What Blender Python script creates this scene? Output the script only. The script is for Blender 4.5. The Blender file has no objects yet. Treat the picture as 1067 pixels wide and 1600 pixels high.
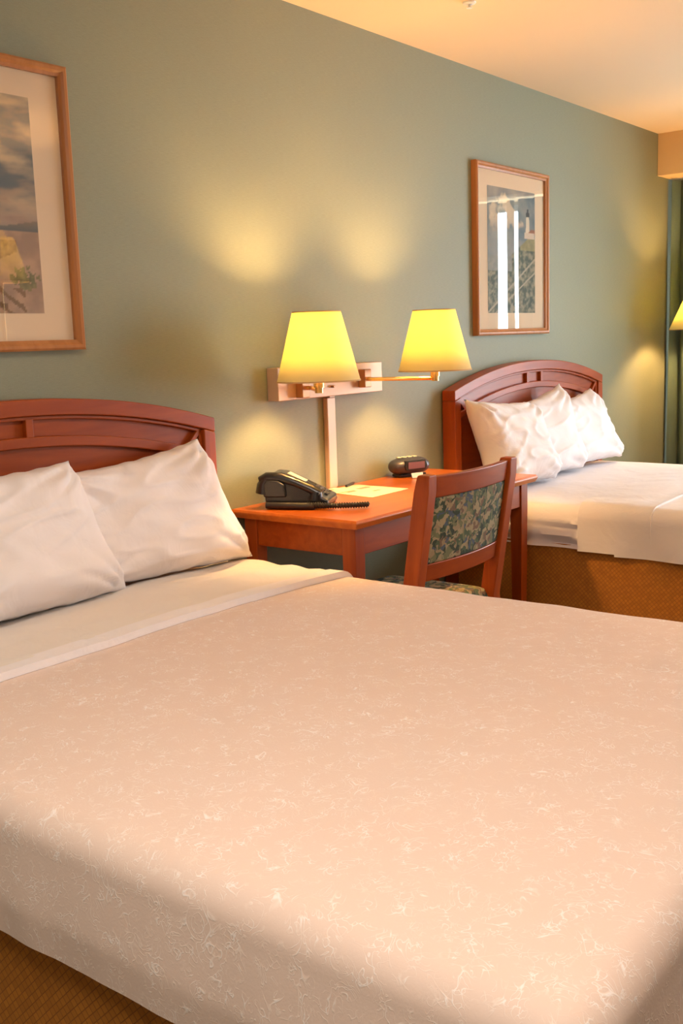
import bpy, bmesh, math, random
from mathutils import Vector, Matrix, noise
random.seed(7)
S = bpy.context.scene
COL = S.collection
PI = math.pi

# ------------------------------------------------------------------ camera
cd = bpy.data.cameras.new('camera'); cam = bpy.data.objects.new('camera', cd); COL.objects.link(cam)
cd.sensor_width = 36; cd.lens = 1636 / 1600 * 36; cd.clip_start = .02
YAW, PITCH, ROLL = math.radians(52.127), math.radians(9.324), math.radians(-1.9335)
fw = Vector((math.sin(YAW) * math.cos(PITCH), math.cos(YAW) * math.cos(PITCH), -math.sin(PITCH)))
rt = Vector((math.cos(YAW), -math.sin(YAW), 0)); up = rt.cross(fw)
r2 = rt * math.cos(ROLL) + up * math.sin(ROLL); u2 = -rt * math.sin(ROLL) + up * math.cos(ROLL)
cam.matrix_world = Matrix(((r2.x, u2.x, -fw.x, 0), (r2.y, u2.y, -fw.y, -2.4316), (r2.z, u2.z, -fw.z, 1.2994), (0, 0, 0, 1)))
S.camera = cam

# ------------------------------------------------------------------ light, exposure
S.view_settings.view_transform = 'Standard'; S.view_settings.look = 'None'
S.view_settings.exposure = 0.70; S.view_settings.gamma = 1; S.view_settings.use_curve_mapping = False
w = bpy.data.worlds.new('world'); S.world = w; w.use_nodes = True
bg = w.node_tree.nodes['Background']; bg.inputs[0].default_value = (.75, .86, 1, 1); bg.inputs[1].default_value = 4


def area(name, loc, rot, sx, sy, power, colr):
    l = bpy.data.lights.new(name, 'AREA'); l.shape = 'RECTANGLE'; l.size = sx; l.size_y = sy; l.energy = power; l.color = colr
    o = bpy.data.objects.new(name, l); o.location = loc; o.rotation_euler = rot; COL.objects.link(o); return o


BULB = 640          # strength of the lamp bulbs
CEILING_FILL = 26   # watts of the warm fill light added overhead, out of view
DAY = 118           # watts of daylight entering by the open part of the window
area('daylight_window', (6.80, -2.075, 1.315), (0, math.radians(90), 0), 1.7, 3.0, DAY, (.88, .93, 1))
area('added_ceiling_fill', (.3, -1.9, 2.37), (0, 0, 0), 1.1, .5, CEILING_FILL, (1, .86, .72))  # soft overhead fill, added to brighten the room; no known fixture


# ------------------------------------------------------------------ materials
def nodes(name):
    m = bpy.data.materials.new(name); m.use_nodes = True
    return m, m.node_tree, m.node_tree.nodes['Principled BSDF']


def N(nt, kind, **kw):
    n = nt.nodes.new(kind)
    for k, v in kw.items():
        if k.startswith('i_'):
            n.inputs[k[2:].replace('_', ' ')].default_value = v
        else:
            setattr(n, k, v)
    return n


def ramp(nt, stops, fac):
    r = nt.nodes.new('ShaderNodeValToRGB'); e = r.color_ramp.elements
    while len(e) < len(stops): e.new(.5)
    for i, (p, c) in enumerate(stops):
        e[i].position = p; e[i].color = (*c, 1)
    nt.links.new(fac, r.inputs[0]); return r


def coords(nt, scale=(1, 1, 1), rot=(0, 0, 0)):
    t = nt.nodes.new('ShaderNodeTexCoord'); mp = nt.nodes.new('ShaderNodeMapping')
    mp.inputs['Scale'].default_value = scale; mp.inputs['Rotation'].default_value = rot
    nt.links.new(t.outputs['Object'], mp.inputs[0]); return mp.outputs[0]


def bump(nt, b, h, strength, dist):
    n = nt.nodes.new('ShaderNodeBump'); n.inputs['Strength'].default_value = strength; n.inputs['Distance'].default_value = dist
    nt.links.new(h, n.inputs['Height']); nt.links.new(n.outputs[0], b.inputs['Normal'])
    return n


def plain(name, c, rough=.5, metal=0, coat=0, bumpamt=0, bscale=200, var=0):
    m, nt, b = nodes(name)
    b.inputs['Base Color'].default_value = (*c, 1); b.inputs['Roughness'].default_value = rough
    b.inputs['Metallic'].default_value = metal; b.inputs['Coat Weight'].default_value = coat
    if bumpamt or var:
        n = N(nt, 'ShaderNodeTexNoise'); n.inputs['Scale'].default_value = bscale; n.inputs['Detail'].default_value = 4
        nt.links.new(coords(nt), n.inputs['Vector'])
        if bumpamt: bump(nt, b, n.outputs[0], bumpamt, .002)
        if var:
            r = ramp(nt, [(.3, tuple(x * (1 - var) for x in c)), (.7, tuple(min(1, x * (1 + var)) for x in c))], n.outputs[0])
            nt.links.new(r.outputs[0], b.inputs['Base Color'])
    return m


def wood(name, c1, c2, axis='X', rough=.32, sc=6):
    m, nt, b = nodes(name)
    s = {'X': (1.2, 14, 14), 'Y': (14, 1.2, 14), 'Z': (14, 14, 1.2)}[axis]
    v = coords(nt, tuple(a * sc / 6 for a in s))
    n = N(nt, 'ShaderNodeTexNoise'); n.inputs['Scale'].default_value = 2.2; n.inputs['Detail'].default_value = 7
    n.inputs['Distortion'].default_value = .7
    nt.links.new(v, n.inputs['Vector'])
    r = ramp(nt, [(.3, c1), (.7, c2)], n.outputs[0]); nt.links.new(r.outputs[0], b.inputs['Base Color'])
    b.inputs['Roughness'].default_value = rough; b.inputs['Specular IOR Level'].default_value = .3; b.inputs['Coat Weight'].default_value = .15; b.inputs['Coat Roughness'].default_value = .25
    bump(nt, b, n.outputs[0], .08, .001)
    return m


def wallpaper(name, c):
    m, nt, b = nodes(name)
    v = coords(nt)
    n1 = N(nt, 'ShaderNodeTexNoise'); n1.inputs['Scale'].default_value = 420; n1.inputs['Detail'].default_value = 2
    mp = coords(nt, (30, 30, 500)); n2 = N(nt, 'ShaderNodeTexNoise'); n2.inputs['Scale'].default_value = 1.5
    nt.links.new(v, n1.inputs['Vector']); nt.links.new(mp, n2.inputs['Vector'])
    ad = N(nt, 'ShaderNodeMath', operation='ADD'); nt.links.new(n1.outputs[0], ad.inputs[0]); nt.links.new(n2.outputs[0], ad.inputs[1])
    hf = N(nt, 'ShaderNodeMath', operation='MULTIPLY'); hf.inputs[1].default_value = .5; nt.links.new(ad.outputs[0], hf.inputs[0])
    r = ramp(nt, [(.3, tuple(x * .86 for x in c)), (.7, tuple(x * 1.12 for x in c))], hf.outputs[0])
    nt.links.new(r.outputs[0], b.inputs['Base Color']); b.inputs['Roughness'].default_value = .62
    bump(nt, b, hf.outputs[0], .25, .001)
    return m


def linen(name, c, crease=.35):
    m, nt, b = nodes(name)
    b.inputs['Base Color'].default_value = (*c, 1); b.inputs['Roughness'].default_value = .85
    b.inputs['Sheen Weight'].default_value = .15
    n = N(nt, 'ShaderNodeTexNoise'); n.inputs['Scale'].default_value = 9; n.inputs['Detail'].default_value = 3; n.inputs['Distortion'].default_value = 1.2
    nt.links.new(coords(nt), n.inputs['Vector'])
    bump(nt, b, n.outputs[0], crease, .012)
    return m


def coverlet_mat():
    m, nt, b = nodes('matelasse coverlet')
    v = coords(nt)
    # thin squiggly raised threads: ridges of distorted noise
    def ridge(sc, det, dis, off):
        n = N(nt, 'ShaderNodeTexNoise'); n.inputs['Scale'].default_value = sc; n.inputs['Detail'].default_value = det
        n.inputs['Distortion'].default_value = dis
        mp = N(nt, 'ShaderNodeMapping'); mp.inputs['Location'].default_value = (off, off * 2, 0); nt.links.new(v, mp.inputs[0])
        nt.links.new(mp.outputs[0], n.inputs['Vector'])
        s = N(nt, 'ShaderNodeMath', operation='SUBTRACT'); s.inputs[1].default_value = .5; nt.links.new(n.outputs[0], s.inputs[0])
        a = N(nt, 'ShaderNodeMath', operation='ABSOLUTE'); nt.links.new(s.outputs[0], a.inputs[0])
        k = N(nt, 'ShaderNodeMapRange'); k.inputs['From Min'].default_value = 0; k.inputs['From Max'].default_value = .028
        k.inputs['To Min'].default_value = 1; k.inputs['To Max'].default_value = 0; nt.links.new(a.outputs[0], k.inputs['Value'])
        return k.outputs[0]
    a, c = ridge(19, 1, 2.4, 0), ridge(37, 1, 1.8, 3.3)
    msk = N(nt, 'ShaderNodeTexNoise'); msk.inputs['Scale'].default_value = 34; nt.links.new(v, msk.inputs['Vector'])
    mk = N(nt, 'ShaderNodeMapRange'); mk.inputs['From Min'].default_value = .40; mk.inputs['From Max'].default_value = .60
    nt.links.new(msk.outputs[0], mk.inputs['Value'])
    mx = N(nt, 'ShaderNodeMath', operation='MAXIMUM'); nt.links.new(a, mx.inputs[0]); nt.links.new(c, mx.inputs[1])
    ml = N(nt, 'ShaderNodeMath', operation='MULTIPLY'); nt.links.new(mx.outputs[0], ml.inputs[0]); nt.links.new(mk.outputs[0], ml.inputs[1])
    fn = N(nt, 'ShaderNodeTexNoise'); fn.inputs['Scale'].default_value = 240; fn.inputs['Detail'].default_value = 3; nt.links.new(v, fn.inputs['Vector'])
    r = ramp(nt, [(0, (.75, .595, .52)), (.5, (.80, .67, .60)), (1, (.87, .81, .80))], ml.outputs[0])
    nt.links.new(r.outputs[0], b.inputs['Base Color'])
    b.inputs['Roughness'].default_value = .8; b.inputs['Sheen Weight'].default_value = .1
    sc = N(nt, 'ShaderNodeMath', operation='MULTIPLY'); sc.inputs[1].default_value = .35; nt.links.new(fn.outputs[0], sc.inputs[0])
    ad = N(nt, 'ShaderNodeMath', operation='ADD'); nt.links.new(ml.outputs[0], ad.inputs[0]); nt.links.new(sc.outputs[0], ad.inputs[1])
    bump(nt, b, ad.outputs[0], .2, .0025)
    return m


def skirt_mat():
    m, nt, b = nodes('gold basket weave')
    v = coords(nt, (1, 1, 1))
    ck = N(nt, 'ShaderNodeTexBrick'); ck.inputs['Scale'].default_value = 40
    ck.inputs['Color1'].default_value = (.52, .20, .02, 1); ck.inputs['Color2'].default_value = (.42, .155, .015, 1); ck.inputs['Mortar'].default_value = (.28, .105, .013, 1)
    ck.inputs['Mortar Size'].default_value = .04; ck.inputs['Mortar Smooth'].default_value = .5
    cx = N(nt, 'ShaderNodeSeparateXYZ'); nt.links.new(v, cx.inputs[0])
    ad = N(nt, 'ShaderNodeMath', operation='ADD'); nt.links.new(cx.outputs[0], ad.inputs[0]); nt.links.new(cx.outputs[1], ad.inputs[1])
    cb0 = N(nt, 'ShaderNodeCombineXYZ'); nt.links.new(ad.outputs[0], cb0.inputs[0]); nt.links.new(cx.outputs[2], cb0.inputs[1]); cb = N(nt, 'ShaderNodeMapping'); cb.inputs['Rotation'].default_value = (0, 0, PI / 4); nt.links.new(cb0.outputs[0], cb.inputs[0]); ck.offset = 0; ck.inputs['Row Height'].default_value = .5
    nt.links.new(cb.outputs[0], ck.inputs['Vector'])
    nt.links.new(ck.outputs['Color'], b.inputs['Base Color']); b.inputs['Roughness'].default_value = .8
    bump(nt, b, ck.outputs['Fac'], .4, -.002)
    return m


def floral_mat():
    m, nt, b = nodes('floral tapestry')
    v = coords(nt)
    n0 = N(nt, 'ShaderNodeTexNoise'); n0.inputs['Scale'].default_value = 30; nt.links.new(v, n0.inputs['Vector'])
    mixv = N(nt, 'ShaderNodeMixRGB'); mixv.inputs[0].default_value = .06; nt.links.new(v, mixv.inputs[1]); nt.links.new(n0.outputs['Color'], mixv.inputs[2])
    vo = N(nt, 'ShaderNodeTexVoronoi'); vo.inputs['Scale'].default_value = 62; nt.links.new(mixv.outputs[0], vo.inputs['Vector'])
    sp = N(nt, 'ShaderNodeSeparateColor'); nt.links.new(vo.outputs['Color'], sp.inputs[0])
    r = ramp(nt, [(0, (.035, .05, .03)), (.22, (.07, .10, .05)), (.4, (.16, .16, .075)), (.55, (.30, .22, .12)), (.7, (.07, .09, .12)), (.76, (.17, .10, .06)), (.84, (.34, .27, .15))], sp.outputs[0])
    r.color_ramp.interpolation = 'CONSTANT'
    nt.links.new(r.outputs[0], b.inputs['Base Color']); b.inputs['Roughness'].default_value = .9
    bump(nt, b, vo.outputs['Distance'], .3, .002)
    return m


def shade_mat():
    m, nt, b = nodes('lamp shade fabric')
    out = nt.nodes['Material Output']; nt.nodes.remove(b)
    d = N(nt, 'ShaderNodeBsdfDiffuse'); d.inputs[0].default_value = (.88, .78, .50, 1)
    t = N(nt, 'ShaderNodeBsdfTranslucent'); t.inputs[0].default_value = (.88, .88, .42, 1)
    mx = N(nt, 'ShaderNodeMixShader'); mx.inputs[0].default_value = .44
    nt.links.new(d.outputs[0], mx.inputs[1]); nt.links.new(t.outputs[0], mx.inputs[2]); nt.links.new(mx.outputs[0], out.inputs[0])
    return m


def glass_mat(name, refl=1.0, rough=0):
    m, nt, b = nodes(name)
    out = nt.nodes['Material Output']; nt.nodes.remove(b)
    t = N(nt, 'ShaderNodeBsdfTransparent'); t.inputs[0].default_value = (.97, .98, .97, 1)
    g = N(nt, 'ShaderNodeBsdfGlossy'); g.inputs['Roughness'].default_value = rough
    f = N(nt, 'ShaderNodeFresnel'); f.inputs[0].default_value = 1.5
    mu = N(nt, 'ShaderNodeMath', operation='MULTIPLY'); mu.inputs[1].default_value = refl; nt.links.new(f.outputs[0], mu.inputs[0])
    ge = N(nt, 'ShaderNodeNewGeometry'); iv = N(nt, 'ShaderNodeMath', operation='SUBTRACT'); iv.inputs[0].default_value = 1; nt.links.new(ge.outputs['Backfacing'], iv.inputs[1])
    m3 = N(nt, 'ShaderNodeMath', operation='MULTIPLY'); nt.links.new(mu.outputs[0], m3.inputs[0]); nt.links.new(iv.outputs[0], m3.inputs[1]); mu = m3
    mx = N(nt, 'ShaderNodeMixShader'); nt.links.new(mu.outputs[0], mx.inputs[0]); nt.links.new(t.outputs[0], mx.inputs[1]); nt.links.new(g.outputs[0], mx.inputs[2])
    nt.links.new(mx.outputs[0], out.inputs[0])
    return m


def emit_mat(name, c, s):
    m, nt, b = nodes(name)
    b.inputs['Base Color'].default_value = (*c, 1); b.inputs['Emission Color'].default_value = (*c, 1); b.inputs['Emission Strength'].default_value = s
    return m


def print_mat():
    m, nt, b = nodes('art print')
    a = N(nt, 'ShaderNodeVertexColor'); a.layer_name = 'paint'
    nt.links.new(a.outputs[0], b.inputs['Base Color']); b.inputs['Roughness'].default_value = .6
    return m


M = dict(
    wall=wallpaper('green wallcovering', (.25, .268, .187)),
    wall_plain=plain('cream wall paint', (.62, .52, .38), .8, bumpamt=.1, bscale=300),
    ceiling=plain('ceiling plaster', (.80, .61, .40), .9, bumpamt=.2, bscale=160),
    soffit=plain('soffit paint', (.80, .55, .27), .85, bumpamt=.2, bscale=160),
    carpet=plain('carpet', (.09, .075, .06), .95, bumpamt=.5, bscale=500, var=.3),
    cherry=wood('cherry wood', (.26, .040, .004), (.37, .068, .007), 'X', .4),
    cherry_z=wood('cherry wood upright', (.27, .041, .004), (.38, .070, .007), 'Z', .4),
    desk_top=wood('desk top laminate', (.46, .105, .015), (.56, .145, .022), 'X', .28),
    oak=wood('frame wood', (.36, .14, .045), (.47, .20, .07), 'Z', .35),
    linen=linen('white cotton', (.85, .805, .825)),
    sheet=linen('white sheet', (.80, .74, .69), .25),
    coverlet=coverlet_mat(), skirt=skirt_mat(), floral=floral_mat(), shade=shade_mat(),
    mattress=plain('mattress ticking', (.7, .66, .6), .9),
    trimcloth=plain('shade hem cloth', (.62, .42, .20), .9),
    plate=plain('brushed brass plate', (.60, .42, .30), .5, .3),
    brass=plain('brass', (.83, .55, .20), .25, .9),
    brown=plain('bronze knuckle', (.42, .2, .09), .4, .5),
    black=plain('black plastic', (.012, .012, .014), .32, coat=.3),
    blackrough=plain('black rubber cord', (.015, .014, .013), .5),
    button=plain('phone buttons', (.06, .06, .06), .5),
    label=plain('paper label', (.85, .78, .55), .7),
    paper=plain('paper', (.80, .66, .40), .8, var=.06, bscale=30),
    ink=plain('ink', (.30, .24, .16), .8),
    mat=plain('mat board', (.85, .64, .47), .85),
    glass=glass_mat('picture glass', 1.8), pane=glass_mat('window glass', 1.0),
    clockbody=plain('grey plastic', (.045, .045, .06), .4, coat=.2),
    display=plain('dark display', (.20, .10, .13), .15),
    white=plain('white plastic', (.75, .75, .74), .5),
    curtain=plain('green curtain', (.085, .13, .105), .85, bumpamt=.3, bscale=400, var=.12),
    sheer=plain('sheer', (.7, .7, .68), .9),
    alu=plain('window frame', (.6, .6, .58), .4, .6),
    bulb_bright=emit_mat('bright bulb', (1, .60, .25), BULB * 3), bulb=emit_mat('bulb', (1, .58, .23), BULB),
    print=print_mat(),
)


# ------------------------------------------------------------------ mesh helpers
class MB:
    def __init__(s): s.v = []; s.f = []; s.m = []
    def add(s, vs, fs, mi=0, mtx=None):
        o = len(s.v)
        s.v += [tuple(mtx @ Vector(p)) if mtx else tuple(p) for p in vs]
        s.f += [tuple(i + o for i in f) for f in fs]; s.m += [mi] * len(fs)
    def box(s, x0, x1, y0, y1, z0, z1, mi=0, mtx=None):
        vs = [(x, y, z) for z in (z0, z1) for y in (y0, y1) for x in (x0, x1)]
        s.add(vs, [(0, 2, 3, 1), (4, 5, 7, 6), (0, 1, 5, 4), (2, 6, 7, 3), (0, 4, 6, 2), (1, 3, 7, 5)], mi, mtx)
    def prism(s, poly, y0, y1, mi=0, mtx=None):     # poly in (x,z), extruded along y
        n = len(poly); vs = [(x, y0, z) for x, z in poly] + [(x, y1, z) for x, z in poly]
        s.add(vs, [tuple(range(n)), tuple(reversed(range(n, 2 * n)))] + [(i, i + n, (i + 1) % n + n, (i + 1) % n) for i in range(n)], mi, mtx)
    def strip(s, xs, zb, zt, y0, y1, mi=0):          # a bar whose lower and upper edges are functions of x
        n = len(xs); vs = []
        for x in xs: vs += [(x, y0, zb(x)), (x, y0, zt(x)), (x, y1, zt(x)), (x, y1, zb(x))]
        fs = [(0, 1, 2, 3), tuple(4 * (n - 1) + k for k in (3, 2, 1, 0))]
        for i in range(n - 1):
            for k in range(4): fs.append((4 * i + k, 4 * i + 4 + k, 4 * i + 4 + (k + 1) % 4, 4 * i + (k + 1) % 4))
        s.add(vs, fs, mi)
    def tube(s, pts, r, n=12, mi=0, cap=True, radii=None):
        pts = [Vector(p) for p in pts]; vs = []; fs = []; prev = None
        for i, p in enumerate(pts):
            t = (pts[min(i + 1, len(pts) - 1)] - pts[max(i - 1, 0)]).normalized()
            a = prev - t * prev.dot(t) if prev is not None else (Vector((0, 0, 1)) if abs(t.z) < .9 else Vector((1, 0, 0)))
            a = (a - t * a.dot(t)).normalized(); prev = a; b = t.cross(a); rr = radii[i] if radii else r
            vs += [p + a * rr * math.cos(2 * PI * k / n) + b * rr * math.sin(2 * PI * k / n) for k in range(n)]
        for i in range(len(pts) - 1):
            for k in range(n): fs.append((i * n + k, i * n + (k + 1) % n, (i + 1) * n + (k + 1) % n, (i + 1) * n + k))
        if cap: fs += [tuple(reversed(range(n))), tuple(range((len(pts) - 1) * n, len(pts) * n))]
        s.add(vs, fs, mi)
    def lathe(s, prof, c=(0, 0, 0), n=40, mi=0, closed=False):
        vs = []; fs = []; m = len(prof)
        for k in range(n):
            a = 2 * PI * k / n
            vs += [(c[0] + r * math.cos(a), c[1] + r * math.sin(a), c[2] + z) for r, z in prof]
        for k in range(n):
            for j in range(m if closed else m - 1):
                j2 = (j + 1) % m
                fs.append((k * m + j, ((k + 1) % n) * m + j, ((k + 1) % n) * m + j2, k * m + j2))
        s.add(vs, fs, mi)
    def build(s, name, mats, parent=None, bevel=0, smooth=True, seg=2, angle=35, sub=0):
        me = bpy.data.meshes.new(name); me.from_pydata(s.v, [], s.f); me.validate()
        bm = bmesh.new(); bm.from_mesh(me)
        bmesh.ops.remove_doubles(bm, verts=bm.verts, dist=1e-6) if len(s.v) < 60000 and not getattr(s, 'keep', 0) else None
        bmesh.ops.recalc_face_normals(bm, faces=bm.faces); bm.to_mesh(me); bm.free()
        if not isinstance(mats, (list, tuple)): mats = [mats]
        for m_ in mats: me.materials.append(m_)
        if len(mats) > 1 and len(me.polygons) == len(s.m):
            me.polygons.foreach_set('material_index', s.m)
        if smooth:
            me.polygons.foreach_set('use_smooth', [True] * len(me.polygons)); me.set_sharp_from_angle(angle=math.radians(angle))
        o = bpy.data.objects.new(name, me); COL.objects.link(o)
        if parent: o.parent = parent
        if bevel:
            b = o.modifiers.new('bevel', 'BEVEL'); b.width = bevel; b.segments = seg; b.limit_method = 'ANGLE'; b.angle_limit = math.radians(35)
            b.harden_normals = True
        if sub:
            q = o.modifiers.new('sub', 'SUBSURF'); q.levels = sub; q.render_levels = sub
        return o


def tag(o, label=None, cat=None, group=None, kind=None):
    if label: o['label'] = label
    if cat: o['category'] = cat
    if group: o['group'] = group
    if kind: o['kind'] = kind
    return o


def empty(name, loc, label, cat, rz=0, group=None):
    o = bpy.data.objects.new(name, None); o.location = loc; o.rotation_euler = (0, 0, rz); o.empty_display_size = .1
    COL.objects.link(o); return tag(o, label, cat, group)


def boxobj(name, x0, x1, y0, y1, z0, z1, mat, parent=None, bevel=0, kind=None):
    m = MB(); m.box(x0, x1, y0, y1, z0, z1); o = m.build(name, mat, parent, bevel)
    if kind: o['kind'] = kind
    return o


def copy_tree(o, parent=None):
    c = o.copy(); COL.objects.link(c)
    if parent: c.parent = parent
    for ch in list(o.children): copy_tree(ch, c)
    return c


# ------------------------------------------------------------------ the room
XL, XR, YF, HC = -1.7, 6.66, -4.6, 2.44
boxobj('floor', XL - .1, XR + .1, YF - .1, .1, -.1, 0, M['carpet'], kind='structure')
boxobj('ceiling', XL - .1, XR + .1, YF - .1, .1, HC, HC + .1, M['ceiling'], kind='structure')
boxobj('wall_back', XL - .1, XR + .1, 0, .1, 0, HC, M['wall'], kind='structure')
boxobj('wall_left', XL - .1, XL, YF, 0, 0, HC, M['wall_plain'], kind='structure')
boxobj('wall_front', XL - .1, XR + .1, YF - .1, YF, 0, HC, M['wall_plain'], kind='structure')
WY0, WY1, WZ0, WZ1 = -3.6, -.55, .45, 2.18
m = MB()
m.box(XR, XR + .12, YF, WY0, 0, HC); m.box(XR, XR + .12, WY1, 0, 0, HC); m.box(XR, XR + .12, WY0, WY1, 0, WZ0); m.box(XR, XR + .12, WY0, WY1, WZ1, HC)
m.build('wall_right', M['wall'], smooth=False)['kind'] = 'structure'
win = MB()
for y in (WY0, (WY0 + WY1) / 2 - .02, WY1 - .04): win.box(XR + .03, XR + .08, y, y + .04, WZ0, WZ1)
win.box(XR + .03, XR + .08, WY0, WY1, WZ0, WZ0 + .04); win.box(XR + .03, XR + .08, WY0, WY1, WZ1 - .04, WZ1)
wo = win.build('window_1', M['alu']); wo['kind'] = 'structure'
pn = MB(); pn.box(XR + .052, XR + .056, WY0 + .04, WY1 - .04, WZ0 + .04, WZ1 - .04); pn.build('pane', M['pane'], wo, smooth=False)
boxobj('trim_1', 6.295, XR, YF, 0, 2.198, HC, M['soffit'], kind='structure', bevel=.004)   # boxed soffit over the curtains
boxobj('baseboard_back', XL, XR, -.012, 0, 0, .09, M['cherry'], kind='structure', bevel=.003)


def curtain(y0, y1, mat, label, amp=.035, wl=.11, xc=6.47, name='curtain'):
    m = MB(); m.keep = 1
    n = max(8, int((y1 - y0) / .008)); zs = [.03 + (2.185 - .03) * k / 14 for k in range(15)]
    vs = []
    for side in (0, .004):
        for i in range(n + 1):
            y = y0 + (y1 - y0) * i / n
            for z in zs:
                a = amp * (.8 + .2 * math.sin(z * 2 + y * 5))
                ph = 2 * PI * y / wl + .5 * math.sin(y * 9) + .15 * math.sin(z * 3 + y * 4)
                vs.append((xc + side + a * math.sin(ph), y + .01 * math.cos(ph), z))
    q = len(zs); L = (n + 1) * q; fs = []
    for i in range(n):
        for j in range(q - 1):
            a = i * q + j; fs.append((a, a + 1, a + q + 1, a + q)); fs.append((L + a, L + a + q, L + a + q + 1, L + a + 1))
    for j in range(q - 1):
        fs.append((j, L + j, L + j + 1, j + 1)); e = n * q + j; fs.append((e, e + 1, L + e + 1, L + e))
    for i in range(n):
        for j in (0, q - 1):
            a = i * q + j; fs.append((a, a + q, L + a + q, L + a))
    m.add(vs, fs)
    return tag(m.build(name, mat, angle=80), label, 'curtain')


curtain(-1.04, -.03, M['curtain'], 'green pleated curtain hanging in the corner beside the far bed')
curtain(-1.13, -1.075, M['curtain'], 'narrow green curtain fold hanging between two window gaps', .02, .05)
curtain(-1.52, -1.22, M['curtain'], 'gathered green curtain panel next to the open stretch of window')
curtain(-3.75, -3.1, M['curtain'], 'green curtain drawn back at the end away from the beds')

# ------------------------------------------------------------------ beds
BW, BL, BZ = 1.52, 2.03, .605      # queen mattress


def drape(name, mat, x0, x1, ylo, yhi, ztop, hangL, hangR, hangF, label, cat, r=.05, out=0., thick=.008, fold=.006, seed=0, tuck=0., ridge=0., crown=.015, step=.022, hembump=0., parent=None):
    """cloth lying on a bed: flat on top with rounded edges, hanging at left, right and foot"""
    ex0, ex1 = x0 + r, x1 - r; ey0 = ylo + r        # core rectangle
    arc = r * PI / 2
    def axis(a, b, la, lb):
        pts = []
        n = max(2, int((b - a) / step))
        if la > 0:
            k = max(3, int(la / (step * .7))); pts += [a - la * (1 - i / k) for i in range(k)]
        pts += [a + (b - a) * i / n for i in range(n + 1)]
        if lb > 0:
            k = max(3, int(lb / (step * .7))); pts += [b + lb * (i + 1) / k for i in range(k)]
        return pts
    LL = arc + hangL if hangL else 0; LR = arc + hangR if hangR else 0; LF = arc + hangF if hangF else 0
    xs = axis(ex0 if hangL else x0, ex1 if hangR else x1, LL, LR)
    ys = axis(ey0 if hangF else ylo, yhi, LF, 0)
    def pos(sx, sy, off):
        dx = sx - ex1 if sx > ex1 and hangR else (sx - ex0 if sx < ex0 and hangL else 0)
        dy = sy - ey0 if sy < ey0 and hangF else 0
        L = max(abs(dx), abs(dy)); cx = min(max(sx, ex0), ex1) if hangL or hangR else sx; cy = max(sy, ey0) if hangF else sy
        rr = r + off
        nx = ny = 0.0
        if L > 1e-9:
            h = math.hypot(dx, dy); nx, ny = dx / h, dy / h
        if L < arc:
            a = L / r; hor = rr * math.sin(a); z = ztop - r + rr * math.cos(a)
        else:
            a = PI / 2; hor = rr; z = ztop - r - (L - arc)
        hang = max(0., L - arc)
        # vertical folds on the hanging part, flare, and small sag on top
        q = (cx * 1.0 + cy * 1.0 + math.atan2(ny, nx) * .12 if L else 0)
        wv = noise.noise(Vector((q * 7 + seed, hang * 1.5, seed))) * fold * 3 + noise.noise(Vector((q * 18, hang * 3, seed + 5))) * fold
        corner = abs(nx * ny) * 2
        hor += out * min(1, hang / .1) + wv * min(1, hang / .12) * (1 + 2.5 * corner) + corner * .02 * min(1, hang / .1)
        if tuck: hor += tuck * min(1, hang / .03) * math.sin(hang * 105 + noise.noise(Vector((cy * 4, cx * 4, seed))) * 4) * (.6 + noise.noise(Vector((cy * 3, 4, seed))))
        top = max(0., math.cos(min(a, PI / 2)))
        u = (cx - (x0 + x1) / 2) / ((x1 - x0) / 2)
        z += top * (crown * (1 - u * u) + .004 * noise.noise(Vector((cx * 2.3, cy * 2.3, seed))) + .0022 * noise.noise(Vector((cx * 9, cy * 9, seed))) + ridge * noise.noise(Vector((cx * 1.1, cy * 17, seed + 3))) + ridge * .6 * noise.noise(Vector((cx * 10, cy * 16 + cx * 12, seed + 8))))
        return (cx + nx * hor, cy + ny * hor, z)
    m = MB(); m.keep = 1; vs = []
    for off in (0, -thick):
        for x in xs:
            for y in ys: vs.append(pos(x, y, off))
    # lower layer on top must sit below
    q = len(ys); L = len(xs) * q; fs = []
    for i in range(len(xs) - 1):
        for j in range(q - 1):
            a = i * q + j; fs.append((a, a + q, a + q + 1, a + 1)); fs.append((L + a, L + a + 1, L + a + q + 1, L + a + q))
    for j in range(q - 1):
        fs.append((j, j + 1, L + j + 1, L + j)); e = (len(xs) - 1) * q + j; fs.append((e, L + e, L + e + 1, e + 1))
    for i in range(len(xs) - 1):
        a = i * q; fs.append((a, L + a, L + a + q, a + q)); a = i * q + q - 1; fs.append((a, a + q, L + a + q, L + a))
    m.add(vs, fs)
    o = m.build(name, mat, parent, angle=60)
    if label: tag(o, label, cat)
    return o


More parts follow.
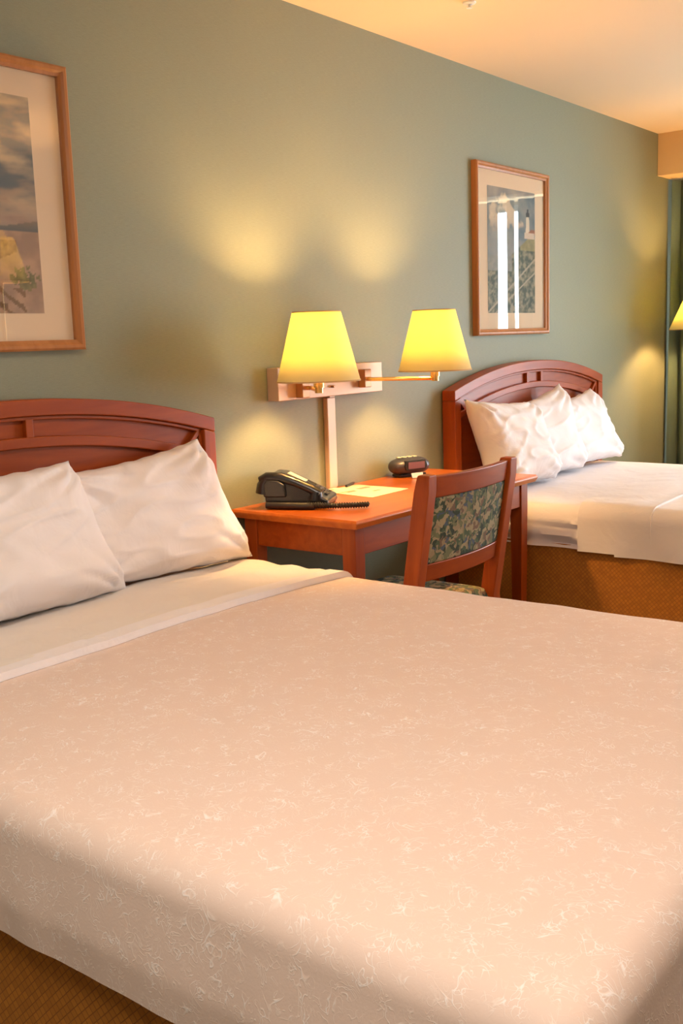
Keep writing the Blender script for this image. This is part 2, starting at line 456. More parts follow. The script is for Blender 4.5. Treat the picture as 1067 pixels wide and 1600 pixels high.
def make_bed(x0, which, fold_y, sheet_y, hangs):
    x1 = x0 + BW; xc = (x0 + x1) / 2
    b = empty('bed', (xc, -1.05, 0), which + ' with mattress, box spring and gold-brown skirt', 'bed')
    inv = Matrix.Translation((-xc, 1.05, 0))
    def fix(o): o.data.transform(inv); return o
    fix(boxobj('box_spring', x0 + .015, x1 - .015, -BL + .015, -.075, .17, .40, M['mattress'], b, .03))
    fix(boxobj('mattress', x0 + .012, x1 - .012, -BL + .012, -.075, .402, .592, M['mattress'], b, .045))
    # skirt : sides and foot, gently waved
    m = MB(); m.keep = 1; path = []
    def add(pa, pb, n):
        for i in range(n): path.append((pa[0] + (pb[0] - pa[0]) * i / n, pa[1] + (pb[1] - pa[1]) * i / n))
    add((x0 + .004, -.08), (x0 + .004, -BL + .004), 60); add((x0 + .004, -BL + .004), (x1 - .004, -BL + .004), 50); add((x1 - .004, -BL + .004), (x1 - .004, -.08), 60); path.append((x1 - .004, -.08))
    vs = []; zs = [.012, .1, .2, .3, .45]
    for px_, py_ in path:
        for z in zs:
            w_ = .006 * noise.noise(Vector((px_ * 5, py_ * 5, z))) * (1 - z / .45)
            d = Vector((px_ - xc, (py_ + 1.05) * .7, 0)).normalized() * (w_ + .014 * (1 - z / .45))
            vs.append((px_ + d.x, py_ + d.y, z))
    n0 = len(vs)
    vs2 = []
    for i, v in enumerate(vs):
        d = Vector((v[0] - xc, (v[1] + 1.05) * .7, 0)).normalized() * -.004
        vs2.append((v[0] + d.x, v[1] + d.y, v[2]))
    q = len(zs); fs = []
    for i in range(len(path) - 1):
        for j in range(q - 1):
            a = i * q + j; fs.append((a, a + q, a + q + 1, a + 1)); fs.append((n0 + a, n0 + a + 1, n0 + a + q + 1, n0 + a + q))
        a = i * q; fs.append((a, n0 + a, n0 + a + q, a + q)); a = i * q + q - 1; fs.append((a, a + q, n0 + a + q, n0 + a))
    m.add(vs + vs2, fs)
    fix(m.build('bed_skirt', M['skirt'], b, angle=70))
    for sx in (x0 + .1, x1 - .16):
        for sy in (-.2, -BL + .15): fix(boxobj('leg', sx, sx + .06, sy - .06, sy, 0, .17, M['black'], b, .004))
    return b


X1, X2 = .874, 3.849
make_bed(X1, 'near queen bed at the front of the room', -.6, -.2, None)
make_bed(X2, 'far queen bed beyond the desk', -.9, -.6, None)
# near bed linen
drape('bottom_sheet', M['sheet'], X1, X1 + BW, -.34, -.075, BZ + .002, .17, .17, 0, 'white bottom sheet showing under the pillows of the near bed', 'sheet', r=.05, seed=3, fold=.01, ridge=.024)
drape('coverlet', M['coverlet'], X1 - .012, X1 + BW + .012, -BL - .012, -.5, BZ + .012, .155, .155, .16, 'cream textured coverlet spread over the near bed', 'coverlet', r=.05, out=.015, seed=1, fold=.0018, step=.016)
drape('top_sheet', M['sheet'], X1 - .016, X1 + BW + .016, -.6, -.2, BZ + .027, .16, .16, 0, 'white top sheet folded back over the near bed coverlet', 'sheet', r=.068, seed=1, fold=.004, thick=.016, ridge=.007)
drape('hem', M['linen'], X1 - .0175, X1 + BW + .0175, -.602, -.548, BZ + .031, .16, .16, 0, None, None, r=.069, seed=1, fold=.004, thick=.018, parent=bpy.data.objects['top_sheet'])
# far bed linen
drape('bottom_sheet', M['linen'], X2, X2 + BW, -1.0, -.075, BZ + .002, .12, .12, 0, 'white bottom sheet under the pillows of the far bed', 'sheet', r=.05, seed=9, fold=.01, tuck=.018)
drape('coverlet', M['linen'], X2 - .012, X2 + BW + .012, -BL - .012, -.8, BZ + .012, .135, .135, .15, 'smooth white coverlet over the foot of the far bed', 'coverlet', r=.06, out=.006, seed=11, fold=.005)
drape('top_sheet', M['linen'], X2 - .016, X2 + BW + .016, -.945, -.645, BZ + .02, .13, .13, 0, 'white top sheet folded into a wide band across the far bed', 'sheet', r=.064, seed=11, fold=.004, ridge=.006)


# ------------------------------------------------------------------ pillows
def pillow(tl, tr, bl, br, T, label, group, seed, ear=(.5, .5, .5, .5), mat=None):
    """corners are world points; the belly bulges along the front normal"""
    tl, tr, bl, br = map(Vector, (tl, tr, bl, br))
    nrm = ((tr - tl).cross(bl - tl)).normalized()
    if nrm.y > 0: nrm = -nrm
    n = 56; m = MB(); vs = []
    c = (tl + tr + bl + br) / 4
    for side in (1, -1):
        for i in range(n + 1):
            for j in range(n + 1):
                u = i / n * 2 - 1; v = j / n * 2 - 1
                # concave sides between pulled-out corners
                uu = u * (1 - .045 * (1 - v * v)); vv = v * (1 - .075 * (1 - u * u) * (1 if v > 0 else .35))
                a, b_ = (uu + 1) / 2, (vv + 1) / 2
                p = (bl * (1 - a) + br * a) * (1 - b_) + (tl * (1 - a) + tr * a) * b_
                t = (max(0, 1 - u ** 4) ** .6) * (max(0, 1 - v ** 4) ** .6)
                low = 1 + .28 * (-v) * (1 - u * u)
                t = T * t * low * (1 if side == 1 else .55)
                # wrinkles radiating from the corners and slack folds along the top
                cr = 0
                for (cu, cv) in ((-1, 1), (1, 1), (1, -1), (-1, -1)):
                    d = math.hypot(u - cu, v - cv); an = math.atan2(v - cv, u - cu)
                    cr += abs(math.sin(an * 7 + seed * 3 + cu * 2 + cv + d)) * .026 * math.exp(-(d / .62) ** 2) * min(1, d * 3)
                edge = min(1, (1 - abs(u)) * 4) * min(1, (1 - abs(v)) * 4)
                wr = noise.noise(Vector((u * 2.1 + seed, v * 1.7, seed * 1.3))) * .014 + noise.noise(Vector((u * 4 + v * 2, v * 5 - u + seed, seed))) * .004
                ridged = (1 - abs(noise.noise(Vector((u * 1.6 - v * .8 + seed, v * 2.6, seed + 2)))) * 2.2); wr += .009 * max(0, ridged) ** 3
                t += (wr * edge + cr * min(1, edge * 3)) * (1 if side == 1 else .3)
                p = p + nrm * (t * side)
                # seam waviness
                e2 = 1 - edge
                p += Vector((0, 0, 1)) * (.006 * e2 * noise.noise(Vector((u * 6, v * 6, seed))))
                vs.append(p)
    q = n + 1; L = q * q; fs = []
    for i in range(n):
        for j in range(n):
            a = i * q + j; fs.append((a, a + q, a + q + 1, a + 1)); fs.append((L + a, L + a + 1, L + a + q + 1, L + a + q))
    for i in range(n):
        for a, b_ in (((i) * q, (i + 1) * q), (i * q + n, (i + 1) * q + n), (i, i + 1), (n * q + i, n * q + i + 1)): fs.append((a, b_, L + b_, L + a))
    base = Vector((c.x, c.y, min(bl.z, br.z)))
    m.add([p - base for p in vs], fs)
    o = m.build('pillow', mat or M['linen'], angle=180); o.location = base
    return tag(o, label, 'pillow', group)


G1, G2 = 'pillows on the near bed', 'pillows on the far bed'
pillow((1.70, -.115, .965), (2.285, -.10, 1.012), (1.66, -.17, .645), (2.385, -.215, .635), .085, 'white pillow on the near bed leaning by the desk side', G1, 1.3)
pillow((1.13, -.16, 1.0), (1.758, -.145, 1.005), (1.10, -.25, .645), (1.875, -.215, .632), .10, 'white pillow on the near bed cut by the left edge of the photo', G1, 4.1)
pillow((3.875, -.10, 1.03), (4.385, -.14, .99), (3.92, -.21, .64), (4.43, -.26, .635), .10, 'white pillow on the far bed nearest the desk', G2, 2.2)
pillow((4.22, -.095, .955), (4.735, -.125, 1.052), (4.2, -.16, .64), (4.83, -.215, .635), .085, 'middle white pillow on the far bed with a raised corner', G2, 6.5)
pillow((4.66, -.085, .955), (5.15, -.10, 1.008), (4.66, -.14, .64), (5.36, -.19, .635), .085, 'white pillow on the far bed nearest the window', G2, 8.9)


# ------------------------------------------------------------------ headboards
def headboard(xc, label):
    h = empty('headboard', (xc, 0, 0), label, 'headboard', group='cherry arched headboards')
    W2 = BW / 2
    zt = lambda x: 1.172 - .103 * (abs(x) / W2) ** 2.1
    n = 40; xs = [-W2 + 2 * W2 * i / n for i in range(n + 1)]
    ci = [-W2 + .05 + 2 * (W2 - .05) * i / n for i in range(n + 1)]
    m = MB(); m.strip(ci, lambda x: .35, lambda x: zt(x) - .03, -.042, -.012); m.build('panel', M['cherry'], h)
    m = MB(); m.strip(xs, lambda x: zt(x) - .045, zt, -.07, -.005); m.build('top_rail', M['cherry'], h, .004)
    m = MB(); m.strip(ci, lambda x: zt(x) - .056, lambda x: zt(x) - .045, -.058, -.03); m.build('rail_moulding', M['cherry'], h, .003)
    zl = lambda x: 1.072 - .115 * (abs(x) / W2) ** 2.0
    m = MB(); m.strip(ci, lambda x: zl(x) - .03, zl, -.06, -.03); m.build('arched_rail', M['cherry'], h, .004)
    for s in (-1, 1):
        a, b = sorted((s * W2, s * (W2 - .05)))
        m = MB(); m.strip([a, b], lambda x: 0, lambda x: zt(x) - .045, -.07, -.005); m.build('post', M['cherry_z'], h, .004)
        m = MB(); p = s * .072; m.box(p - .012, p + .012, -.058, -.03, zl(p) - .005, zt(p) - .05); m.build('stile', M['cherry_z'], h, .002)
        # mitred corner stile
        xa, xb = s * (W2 - .115), s * (W2 - .055)
        m = MB(); m.prism([(xa - .011, zl(xa) - .01), (xa + .011, zl(xa) - .01), (xb + .008, zt(xb) - .05), (xb - .014, zt(xb) - .05)], -.058, -.03); m.build('stile', M['cherry'], h, .002)
        m = MB(); p = s * (W2 - .056); m.box(p - .006, p + .006, -.058, -.03, .4, zt(p) - .05); m.build('post_moulding', M['cherry_z'], h, .002)
    return h


h1 = headboard(X1 + BW / 2, 'arched cherry wood headboard behind the near bed'); h1.location.y = -.002
h2 = headboard(X2 + BW / 2, 'arched cherry wood headboard behind the far bed'); h2.location.y = -.002

# ------------------------------------------------------------------ desk
DX0, DX1, DY, DZ = 2.517, 3.717, -.53, .75
d = empty('desk', ((DX0 + DX1) / 2, DY / 2, 0), 'cherry wood writing desk with square legs between the two beds', 'desk')
dm = (-(DX0 + DX1) / 2, -DY / 2)
def dbox(name, x0, x1, y0, y1, z0, z1, mat, bev=.003): return boxobj(name, x0 + dm[0], x1 + dm[0], y0 + dm[1], y1 + dm[1], z0, z1, mat, d, bev)
m = MB()
A = [(DX0 + .008, DY + .008, DZ - .028), (DX0, DY, DZ - .012), (DX0, DY, DZ - .008), (DX0 + .006, DY + .006, DZ)]
vs = []; 
for (ax, ay, az) in A:
    ix = ax - DX0; vs += [(ax, ay, az), (DX1 - ix, ay, az), (DX1 - ix, -.003, az), (ax, -.003, az)]
fs = [(3, 2, 1, 0), (12, 13, 14, 15)]
for k in range(3):
    for i in range(4): fs.append((4 * k + i, 4 * k + (i + 1) % 4, 4 * k + 4 + (i + 1) % 4, 4 * k + 4 + i))
m.add([(x + dm[0], y + dm[1], z) for x, y, z in vs], fs); m.build('desk_top', M['desk_top'], d, .0015, angle=25)
ov = .03; AZ0, AZ1 = .628, DZ - .028; lg = .052
for x in (DX0 + ov, DX1 - ov - lg):
    for y in (DY + ov, -.045 - lg + .01):
        m = MB(); cx, cy = x + lg / 2 + dm[0], y + lg / 2 + dm[1]; t = lg / 2; bt = .019
        vs = [(cx + sx * bt, cy + sy * bt, 0) for sx, sy in ((-1, -1), (1, -1), (1, 1), (-1, 1))] + [(cx + sx * t, cy + sy * t, z) for z in (AZ0 - .01, AZ1) for sx, sy in ((-1, -1), (1, -1), (1, 1), (-1, 1))]
        m.add(vs, [(3, 2, 1, 0), (8, 9, 10, 11)] + [(4 * k + i, 4 * k + (i + 1) % 4, 4 * k + 4 + (i + 1) % 4, 4 * k + 4 + i) for k in (0, 1) for i in range(4)])
        m.build('leg', M['cherry_z'], d, .003)
dbox('apron', DX0 + ov + lg, DX1 - ov - lg, DY + ov + .006, DY + ov + .026, AZ0, AZ1, M['cherry'])
dbox('apron', DX0 + ov + lg, DX1 - ov - lg, -.065, -.045, AZ0, AZ1, M['cherry'])
dbox('apron', DX0 + ov + .006, DX0 + ov + .026, DY + ov + lg, -.045 - lg + .01, AZ0, AZ1, M['cherry'])
dbox('apron', DX1 - ov - .026, DX1 - ov - .006, DY + ov + lg, -.045 - lg + .01, AZ0, AZ1, M['cherry'])

# ------------------------------------------------------------------ desk chair
CX, CY = 2.742, -.80
ch = empty('desk_chair', (CX, -.62, 0), 'wooden desk chair with floral tapestry seat and back pulled up to the desk', 'chair')
def cy(y): return y + .62
HWc = .262
def backy(z):   # rake of the rear posts
    return (-.80 + (.905 - z) * .16) if z > .45 else (-.727 - (.45 - z) * .18)
for s in (-1, 1):
    m = MB(); vs = []; zs = [0, .15, .3, .45, .6, .75, .86, .9, .91]
    for z in zs:
        wx = .023; dd = .026 if z < .9 else .021; wx2 = wx if z < .905 else wx - .004
        xo = s * (HWc - .021 - (.45 - min(z, .45)) * .0)
        y = backy(z)
        vs += [(xo - wx2, cy(y - dd), z), (xo + wx2, cy(y - dd), z), (xo + wx2, cy(y + dd), z), (xo - wx2, cy(y + dd), z)]
    fs = [(3, 2, 1, 0), tuple(4 * (len(zs) - 1) + k for k in range(4))] + [(4 * k + i, 4 * k + (i + 1) % 4, 4 * k + 4 + (i + 1) % 4, 4 * k + 4 + i) for k in range(len(zs) - 1) for i in range(4)]
    m.add(vs, fs); m.build('rear_post', M['cherry_z'], ch, .005)
    m = MB(); x = s * (HWc - .03); m.box(x - .019, x + .019, cy(-.34), cy(-.302), 0, .425); m.build('leg', M['cherry_z'], ch, .004)
    m = MB(); m.box(x - .01, x + .01, cy(-.70), cy(-.34), .37, .425); m.build('seat_rail', M['cherry'], ch, .003)


def curved_slab(name, z0, z1, th, bulge, mat, hw, yoff=0, n=16, bev=.004, nz=1):
    m = MB(); vs = []; xs = [-hw + 2 * hw * i / n for i in range(n + 1)]
    for j in range(nz + 1):
        z = z0 + (z1 - z0) * j / nz
        for x in xs:
            b_ = bulge * (1 - (x / hw) ** 2); y = backy(z) - b_ + yoff
            vs += [(x, cy(y - th / 2), z), (x, cy(y + th / 2), z)]
    q = 2 * (n + 1); fs = []
    for j in range(nz):
        for i in range(n):
            a = j * q + 2 * i; fs.append((a, a + 2, a + q + 2, a + q)); fs.append((a + 1, a + q + 1, a + q + 3, a + 3))
        a = j * q; fs.append((a, a + q, a + q + 1, a + 1)); a = j * q + 2 * n; fs.append((a, a + 1, a + q + 1, a + q))
    for i in range(n):
        a = 2 * i; fs.append((a, a + 1, a + 3, a + 2)); a = nz * q + 2 * i; fs.append((a, a + 2, a + 3, a + 1))
    m.add(vs, fs); return m.build(name, mat, ch, bev)


curved_slab('top_rail', .838, .903, .024, .026, M['cherry'], HWc - .04)
curved_slab('lower_rail', .583, .637, .024, .024, M['cherry'], HWc - .04)
curved_slab('back_pad', .635, .84, .03, .023, M['floral'], HWc - .04, .004, bev=.008, nz=6)
m = MB(); m.box(-HWc + .05, HWc - .05, cy(-.34), cy(-.315), .37, .425); m.build('seat_rail', M['cherry'], ch, .003)
m = MB(); m.box(-HWc + .04, HWc - .04, cy(-.735), cy(-.712), .37, .425); m.build('seat_rail', M['cherry'], ch, .003)
m = MB(); vs = []; n = 20
for k, sgn in ((0, 1), (1, -1)):
    for i in range(n + 1):
        for j in range(n + 1):
            u = i / n * 2 - 1; v = j / n * 2 - 1
            t = (max(0, 1 - u ** 14) ** .5) * (max(0, 1 - v ** 14) ** .5)
            vs.append((u * (HWc - .040), cy(-.54 + v * .21), .44 + (.045 * t if k == 0 else -.014 * t)))
q = n + 1; L = q * q; fs = []
for i in range(n):
    for j in range(n):
        a = i * q + j; fs.append((a, a + q, a + q + 1, a + 1)); fs.append((L + a, L + a + 1, L + a + q + 1, L + a + q))
for i in range(n):
    for a, b_ in ((i * q, (i + 1) * q), (i * q + n, (i + 1) * q + n), (i, i + 1), (n * q + i, n * q + i + 1)): fs.append((a, b_, L + b_, L + a))
m.add(vs, fs); m.build('seat', M['floral'], ch, angle=180)


# ------------------------------------------------------------------ wall sconce (two swing arms)
SX, SZ = 3.038, 1.155
sc = empty('wall_sconce', (SX, 0, SZ), 'double swing-arm brass wall lamp with two yellow lit shades above the desk', 'lamp')
m = MB(); m.box(-.308, .308, -.052, -.001, -.057, .057); m.build('back_plate', M['plate'], sc, .003)
m = MB(); m.tube([(-.012, -.052, -.022), (-.012, -.066, -.022)], .0045); m.tube([(-.022, -.058, -.022), (-.002, -.058, -.022)], .003); m.build('switch', M['brown'], sc)
m = MB(); m.box(-.004, .046, -.022, -.001, -.404, -.064); o = m.build('cable_cover', M['plate'], sc, .004)
m = MB(); m.box(.006, .036, -.028, -.001, -.064, -.057); m.build('cable_cover', M['plate'], sc, .001)


def shade_geo(r0, r1, h, t=.0025):
    m = MB(); m.lathe([(r0, 0), (r1, h), (r1 - t, h), (r0 - t, 0)], n=64, closed=True); return m


def lamp_head(parent, loc, r0, r1, h, arm_pts, mount, bulb='bulb'):
    x, y, z = loc
    if mount:
        m = MB(); m.box(mount[0] - .021, mount[0] + .021, -.085, -.053, mount[2] - .034, mount[2] + .034); m.build('mount_block', M['brown'], parent, .003)
    m = MB(); m.tube(arm_pts, .0075, 12)
    kn = arm_pts[-2]
    m.build('swing_arm', M['brass'], parent)
    m = MB(); m.lathe([(0, -.038), (.014, -.038), (.014, -.02), (.018, -.02), (.018, .01), (.012, .012), (.012, .05), (.017, .052), (.017, .09), (0, .09)], (x, y, z), 20); m.build('socket', M['brass'], parent)
    # spider that carries the shade
    sg = shade_geo(r0, r1, h); sg.v = [(a + x, b + y, c + z) for a, b, c in sg.v]; so = sg.build('lamp_shade', M['shade'], parent, angle=80)
    m = MB(); zt_ = z + h - .03
    for a in (0, 2 * PI / 3, 4 * PI / 3): m.tube([(x, y, zt_), (x + (r1 - .004) * math.cos(a), y + (r1 - .004) * math.sin(a), zt_ + .004)], .0015, 6)
    m.lathe([(0, zt_ - z - .01), (.006, zt_ - z - .01), (.006, zt_ - z + .02), (0, zt_ - z + .024)], (x, y, z), 10)
    for a in (PI / 3, 4 * PI / 3):
        m.tube([(x + .015 * math.cos(a), y + .015 * math.sin(a), z + .07), (x + .05 * math.cos(a), y + .05 * math.sin(a), z + .12), (x + .045 * math.cos(a), y + .045 * math.sin(a), zt_ - .03), (x, y, zt_)], .0014, 6)
    m.build('shade_harp', M['brass'], so)
    for hz, rr, tt in ((0, r0, .004), (h - .004, r1, .004)):
        m = MB(); m.lathe([(rr + .0008, hz - .0005), (rr + .0008 + (-.0012 if hz == 0 else .0012) * 0, hz + tt), (rr - .0034, hz + tt), (rr - .0034, hz - .0005)], (x, y, z), 64, closed=True); m.build('shade_trim', M['trimcloth'], so)
    m = MB(); m.lathe([(0, .11), (.012, .112), (.022, .135), (.028, .158), (.022, .180), (.010, .189), (0, .19)], (x, y, z), 20); m.build('bulb', M[bulb], parent)


LB = 1.168 - SZ
lamp_head(sc, (2.692 - SX, -.262, LB), .1375, .079, .226, [(-.195, -.07, -.017), (-.19, -.1, -.017), (2.692 - SX, -.262, LB - .03)], (-.197, 0, -.017))
lamp_head(sc, (3.362 - SX, -.285, LB + .006), .1375, .079, .226, [(.172, -.075, -.002), (.176, -.1, -.005), (3.362 - SX, -.285, LB - .022)], (.171, 0, -.001))


# ------------------------------------------------------------------ floor lamps
def floor_lamp(x, y, zb, r0, r1, h, label, bulb='bulb'):
    f = empty('floor_lamp', (x, y, 0), label, 'lamp')
    m = MB(); m.lathe([(0, 0), (.125, 0), (.125, .012), (.05, .03), (.015, .05), (0, .05)], n=40); m.build('base', M['brass'], f)
    m = MB(); m.tube([(0, 0, .045), (0, 0, zb - .03)], .011, 16); m.build('pole', M['brass'], f)
    lamp_head(f, (0, 0, zb), r0, r1, h, [(0, 0, zb - .06), (0, 0, zb - .05), (0, 0, zb - .025)], None, bulb)
    return f


floor_lamp(6.17, -.345, 1.292, .20, .09, .24, 'brass floor lamp with a yellow flared shade beside the corner curtain')
floor_lamp(3.385, -2.46, 1.66, .15, .085, .23, 'tall brass floor lamp beyond the near bed foot, mirrored in the near picture', 'bulb_bright')


# ------------------------------------------------------------------ telephone
ph = empty('telephone', (2.70, -.158, .7505), 'black desk telephone with handset and buttons at the corner of the desk', 'telephone', math.radians(-62)); ph.scale = (.97,) * 3
m = MB()   # wedge body: high at -X, low at +X
prof = [(-.105, 0), (.11, 0), (.115, .012), (.112, .028), (-.06, .112), (-.098, .115), (-.112, .08)]
m.prism(prof, -.085, .095); m.build('body', M['black'], ph, .006)
sl = math.atan2(.085 - .028, -.06 - .112); ang = math.atan2(.084, .172)
def on_slope(t, off):  # t metres from the low end up the slope
    return (.112 - t * math.cos(ang), .028 + t * math.sin(ang) + off)
T = lambda t, y, off=.0: Matrix.Translation((on_slope(t, off)[0], y, on_slope(t, off)[1])) @ Matrix.Rotation(ang, 4, 'Y')
keys = MB()
for r_ in range(4):
    for c_ in range(3): keys.box(-.006, .006, -.0075, .0075, 0, .004, mtx=T(.022 + r_ * .019, -.005 + c_ * .022))
    keys.box(-.004, .004, -.006, .006, 0, .003, mtx=T(.022 + r_ * .019, .072))
keys.build('keypad', M['button'], ph, .001)
m = MB(); m.box(-.035, .035, -.008, .008, 0, .0015, mtx=T(.145, -.008)); m.box(-.035, .035, -.022, .022, 0, .003, mtx=T(.145, .045)); m.build('index_card', M['label'], ph)
m = MB()   # raised cradle on the near side
m.prism([(-.11, .04), (-.03, .04), (-.035, .085), (-.06, .098), (-.10, .10), (-.114, .08)], -.098, -.05); m.build('cradle', M['black'], ph, .006)
hs = MB()  # handset lying along the near side
pts = [(-.125, -.072, .095), (-.10, -.072, .105), (-.05, -.072, .105), (.0, -.072, .088), (.05, -.072, .066), (.085, -.072, .046)]
hs.tube(pts, .02, 16, radii=[.016, .021, .020, .017, .018, .019])
hs.tube([(-.10, -.072, .105), (-.110, -.072, .080), (-.114, -.072, .052)], .028, 18, radii=[.02, .027, .029])
hs.tube([(.072, -.072, .058), (.069, -.072, .040), (.067, -.072, .028)], .026, 18, radii=[.02, .024, .026])
hs.build('handset', M['black'], ph, angle=60)
m = MB(); m.tube([(-.10, -.1, .015), (-.03, -.106, .013), (.03, -.108, .012), (.07, -.11, .012)], .012, 12); m.build('cord_plug', M['blackrough'], ph)
cord = MB(); pts = []
P0 = [Vector((.04, -.107, .016)), Vector((.10, -.117, .014)), Vector((.18, -.11, .0125)), Vector((.252, -.082, .0125))]
def bez(t): return P0[0] * (1 - t) ** 3 + P0[1] * 3 * t * (1 - t) ** 2 + P0[2] * 3 * t * t * (1 - t) + P0[3] * t ** 3
for i in range(26 * 10 + 1):
    t = i / 260; c = bez(t); d_ = (bez(min(1, t + .01)) - bez(max(0, t - .01))).normalized(); s1 = d_.cross(Vector((0, 0, 1))).normalized(); s2 = d_.cross(s1)
    a = 2 * PI * i / 10; pts.append(c + s1 * .0085 * math.cos(a) + s2 * .0085 * math.sin(a))
cord.tube(pts, .0026, 6); cord.tube([bez(t / 20) for t in range(21)], .0075, 10); cord.build('coiled_cord', M['blackrough'], ph)

# ------------------------------------------------------------------ clock radio
ck = empty('clock_radio', (3.475, -.08, .7505), 'small dark oval clock radio on the desk beside the far headboard', 'clock', math.radians(-22))
m = MB(); n1, n2 = 40, 20; vs = []
for i in range(n1):
    a = 2 * PI * i / n1
    for j in range(n2 + 1):
        b_ = PI * j / n2
        x = .088 * math.copysign(abs(math.cos(b_)) ** .8, math.cos(b_)); rr = math.sin(b_) ** .65
        z = .036 * rr * math.sin(a); y = .05 * rr * math.cos(a)
        vs.append((x, y, max(z, -.034) + .042))
fs = [(i * (n2 + 1) + j, ((i + 1) % n1) * (n2 + 1) + j, ((i + 1) % n1) * (n2 + 1) + j + 1, i * (n2 + 1) + j + 1) for i in range(n1) for j in range(n2)]
m.add(vs, fs); m.build('body', M['clockbody'], ck, angle=80)
m = MB(); m.prism([(-.045, .028), (.05, .028), (.058, .045), (.05, .066), (-.045, .066), (-.052, .045)], -.0505, -.03); m.build('bezel', M['black'], ck, .003)
m = MB(); m.box(-.036, .042, -.0525, -.05, .034, .061); m.build('display', M['display'], ck, .0008)
m = MB()
for k in (-.05, -.025, 0, .025): m.box(k - .008, k + .008, -.012, .006, .0765, .080)
m.build('button', M['label'], ck, .001)
m = MB(); m.box(-.062, .062, -.032, .03, 0, .012); m.build('base', M['black'], ck, .003)
cdd = MB(); cdd.box(-.027, .027, 0, .0015, 0, .02, mtx=Matrix.Rotation(math.radians(-20), 4, 'X'))
o = cdd.build('info_card', M['white']); o.location = (3.435, -.150, .7525); o.rotation_euler = (0, 0, math.radians(-22)); tag(o, 'tiny white card propped against the clock radio', 'card')

# ------------------------------------------------------------------ papers and pen on the desk
def sheet_obj(name, corners, z, marks, label, cat):
    m = MB(); vs = [(x, y, z) for x, y in corners] + [(x, y, z + .0012) for x, y in corners]
    m.add(vs, [(3, 2, 1, 0), (4, 5, 6, 7), (0, 1, 5, 4), (1, 2, 6, 5), (2, 3, 7, 6), (3, 0, 4, 7)])
    c = [Vector((x, y, z + .0016)) for x, y in corners]
    def P(u, v): return (c[0] * (1 - u) + c[1] * u) * (1 - v) + (c[3] * (1 - u) + c[2] * u) * v
    for (u0, u1, v0, v1) in marks: m.add([P(u0, v0), P(u1, v0), P(u1, v1), P(u0, v1)], [(0, 1, 2, 3)], 1)
    return tag(m.build(name, [M['paper'], M['ink']], smooth=False), label, cat)


sheet_obj('leaflet', [(2.93, -.29), (3.165, -.285), (3.175, -.04), (2.97, -.03)], .7506, [(.15, .4, .55, .62), (.15, .3, .7, .8), (.55, .85, .6, .72), (.5, .7, .3, .36)], 'large cream leaflet lying flat on the desk', 'paper')
sheet_obj('notepad', [(2.925, -.12), (3.04, -.13), (3.06, -.025), (2.93, -.02)], .753, [(.2, .7, .6, .8)], 'small cream notepad under the lamp cable cover on the desk', 'paper')
m = MB(); m.tube([(3.09, -.055, .7575), (3.17, -.028, .7575), (3.185, -.023, .7575)], .005, 10, radii=[.005, .005, .002]); tag(m.build('pen', M['black']), 'dark pen lying on the leaflet near the wall', 'pen')

# ------------------------------------------------------------------ framed prints
def fbm(x, y, s, o=4):
    v = 0; a = .5; f = 1
    for _ in range(o): v += a * noise.noise(Vector((x * f, y * f, s))); a *= .5; f *= 2.05
    return v


def lerp(a, b, t): t = max(0, min(1, t)); return tuple(p + (q - p) * t for p, q in zip(a, b))


def paint_a(u, v):   # cloudy beach with a sand fence
    if v > .42 + .02 * math.sin(u * 7):
        k = fbm(u * 1.6, v * 6, 3.1); b_ = fbm(u * 4, v * 16, 8, 5)
        c = lerp((.17, .19, .22), (.62, .48, .34), (k + b_ * .8 + .18) * 2.0)
        return lerp(c, (.36, .25, .22), (.66 - v) * 3.2 + b_)
    if v > .385: return lerp((.16, .16, .17), (.30, .22, .17), (v - .385) * 20)
    c = lerp((.50, .33, .24), (.38, .25, .19), fbm(u * 9, v * 14, 1.7) * 2 + .5)
    if v > .30 and math.hypot((u - .62) * 1.2, (v - .31) * 1.6) < .2: c = lerp(c, (.66, .42, .2), .6)
    g = fbm(u * 26, v * 30, 2, 4)
    if math.hypot((u - .88) * 1.0, (v - .16) * 2.2) < .09 + .16 * g: c = lerp((.14, .13, .06), (.26, .22, .1), g * 2 + .5)
    if v < .15 - .1 * (u - .5) and .35 < u < .88 and ((u * 8 + v * 14) % 1) < .35 + g * .3: c = (.26, .15, .08)
    if .02 < v < .12 and .3 < u < .75 and abs(v - (.12 - (u - .3) * .2)) < .012: c = (.22, .12, .06)
    if .22 < v < .34 and .62 < u < .84 and v > .22 + (u - .62) * .3: c = lerp(c, (.22, .12, .08), .7 + g)
    return c


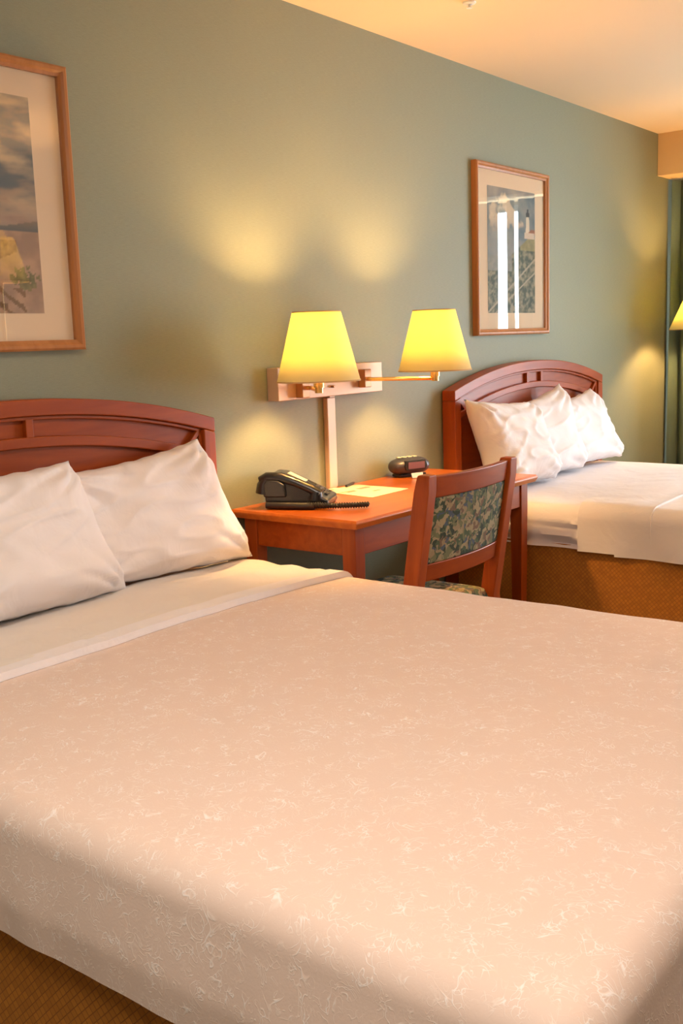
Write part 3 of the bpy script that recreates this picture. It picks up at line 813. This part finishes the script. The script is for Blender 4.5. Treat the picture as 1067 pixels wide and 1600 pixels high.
def paint_b(u, v):   # clouds, a white lighthouse with a dark top, grassy dunes
    hor = .46 + .16 * max(0, min(1, (u - .45) / .4))
    if v > hor:
        k = fbm(u * 2.2 + 4, v * 3.2, 5.2); b_ = fbm(u * 7, v * 10, 3.1, 5)
        c = lerp((.17, .21, .25), (.40, .36, .32), (k + .25) * 1.6 + b_ * .6)
        for (cu, cvv, ru, rv, tone) in ((.38, .88, .15, .09, 0), (.46, .80, .14, .07, .1), (.40, .74, .16, .06, .2), (.14, .84, .10, .07, .1), (.22, .74, .16, .07, .25), (.58, .72, .16, .05, .35)):
            q = 1 - math.hypot((u - cu) / ru, (v - cvv) / rv) + 1.5 * b_
            if q > 0: c = lerp(c, lerp((.66, .52, .39), (.38, .30, .27), tone + (cvv - v) * 6), min(1, q * 2.5))
        if v < .6: c = lerp(c, (.33, .30, .29), .5)
        w_ = .030 + (.80 - v) * .10
        if .66 < v < .80 and abs(u - .84) < w_: c = (.72, .60, .48)
        if .80 <= v < .835 and abs(u - .84) < .035: c = (.05, .05, .06)
        if .835 <= v < .86 and abs(u - .84) < .02: c = (.07, .07, .08)
        if .655 < v < .70 and abs(u - .95) < .12 - (v - .655) * 2: c = (.36, .15, .08)
        if .62 < v <= .665 and abs(u - .88) < .11: c = (.66, .52, .42)
        return c
    k = fbm(u * 16, v * 26, 9.3, 5); c = lerp((.10, .11, .075), (.36, .30, .21), k * 2.4 + .42)
    if u > .68 and v > .52: c = lerp(c, (.42, .34, .16), .7)
    if v > .34 and u < .5: c = lerp(c, (.36, .33, .31), .75)
    if abs(v - (.16 + .45 * (u - .35))) < .01 or abs(v - (.08 + .40 * (u - .35))) < .008: c = (.45, .37, .28)
    return c


def picture(xc, label, paint, group):
    W, H, Z = .700, .758, 1.6765
    p = empty('framed_picture', (xc, 0, Z), label, 'picture', group=group)
    for (nm, a0, a1, b0, b1) in (('l', -W / 2, -W / 2 + .028, -H / 2, H / 2), ('r', W / 2 - .028, W / 2, -H / 2, H / 2)): pass
    fr = MB(); prof = [(0, -.001), (0, -.026), (.006, -.031), (.014, -.030), (.020, -.024), (.028, -.021), (.028, -.001)]   # inset from outer edge, y
    vs = []; q = len(prof)
    for (sx, sz) in ((-1, -1), (1, -1), (1, 1), (-1, 1)):
        vs += [(sx * (W / 2 - i), y, sz * (H / 2 - i)) for i, y in prof]
    fs = [(k * q + j, ((k + 1) % 4) * q + j, ((k + 1) % 4) * q + (j + 1) % q, k * q + (j + 1) % q) for k in range(4) for j in range(q)]
    fr.add(vs, fs); fr.build('frame', M['oak'], p, angle=20)
    iw, ih = W / 2 - .026, H / 2 - .026
    m = MB(); m.box(-iw, iw, -.010, -.004, -ih, ih); m.build('mat_board', M['mat'], p)
    pw, phh = .229, .281
    nx_, nz_ = 110, 140; m = MB(); m.keep = 1
    vs = [(-pw + 2 * pw * i / nx_, -.0108, -phh + .003 + 2 * phh * j / nz_) for i in range(nx_ + 1) for j in range(nz_ + 1)]
    fs = [(i * (nz_ + 1) + j, (i + 1) * (nz_ + 1) + j, (i + 1) * (nz_ + 1) + j + 1, i * (nz_ + 1) + j + 1) for i in range(nx_) for j in range(nz_)]
    m.add(vs, fs); o = m.build('print', M['print'], p, smooth=False)
    at = o.data.color_attributes.new('paint', 'FLOAT_COLOR', 'POINT')
    dat = []
    for i in range(nx_ + 1):
        for j in range(nz_ + 1): dat += [*(min(1, max(0, x * 1.12)) ** 1.3 * 1.05 for x in paint(i / nx_, j / nz_)), 1]
    at.data.foreach_set('color', dat)
    g = MB(); g.box(-iw, iw, -.0165, -.0145, -ih, ih); g.build('glass', M['glass'], p, smooth=False)
    return p


picture(1.590, 'framed beach print with clouds over dunes hanging above the near bed', paint_a, None)
picture(4.4765, 'framed lighthouse print hanging above the far bed', paint_b, None)

# ------------------------------------------------------------------ sprinkler on the ceiling
sp = empty('sprinkler', (3.36, -.455, HC), 'small white sprinkler head on the ceiling at the top edge', 'sprinkler')
m = MB(); m.lathe([(0, -.001), (.024, -.001), (.022, -.005), (.010, -.008), (0, -.008)], n=28); m.build('escutcheon', M['white'], sp)
m = MB(); m.lathe([(0, -.006), (.005, -.007), (.005, -.016), (.010, -.018), (.010, -.020), (0, -.020)], n=16); m.build('nozzle', M['white'], sp)

# ------------------------------------------------------------------ ceiling panel added above the unseen fill light
cf = empty('added_fill_panel', (.3, -1.9, HC), 'flush ceiling panel added out of view to carry the fill light', 'ceiling light')
m = MB(); m.box(-.58, .58, -.28, .28, -.06, -.001); m.build('housing', M['white'], cf, .006)
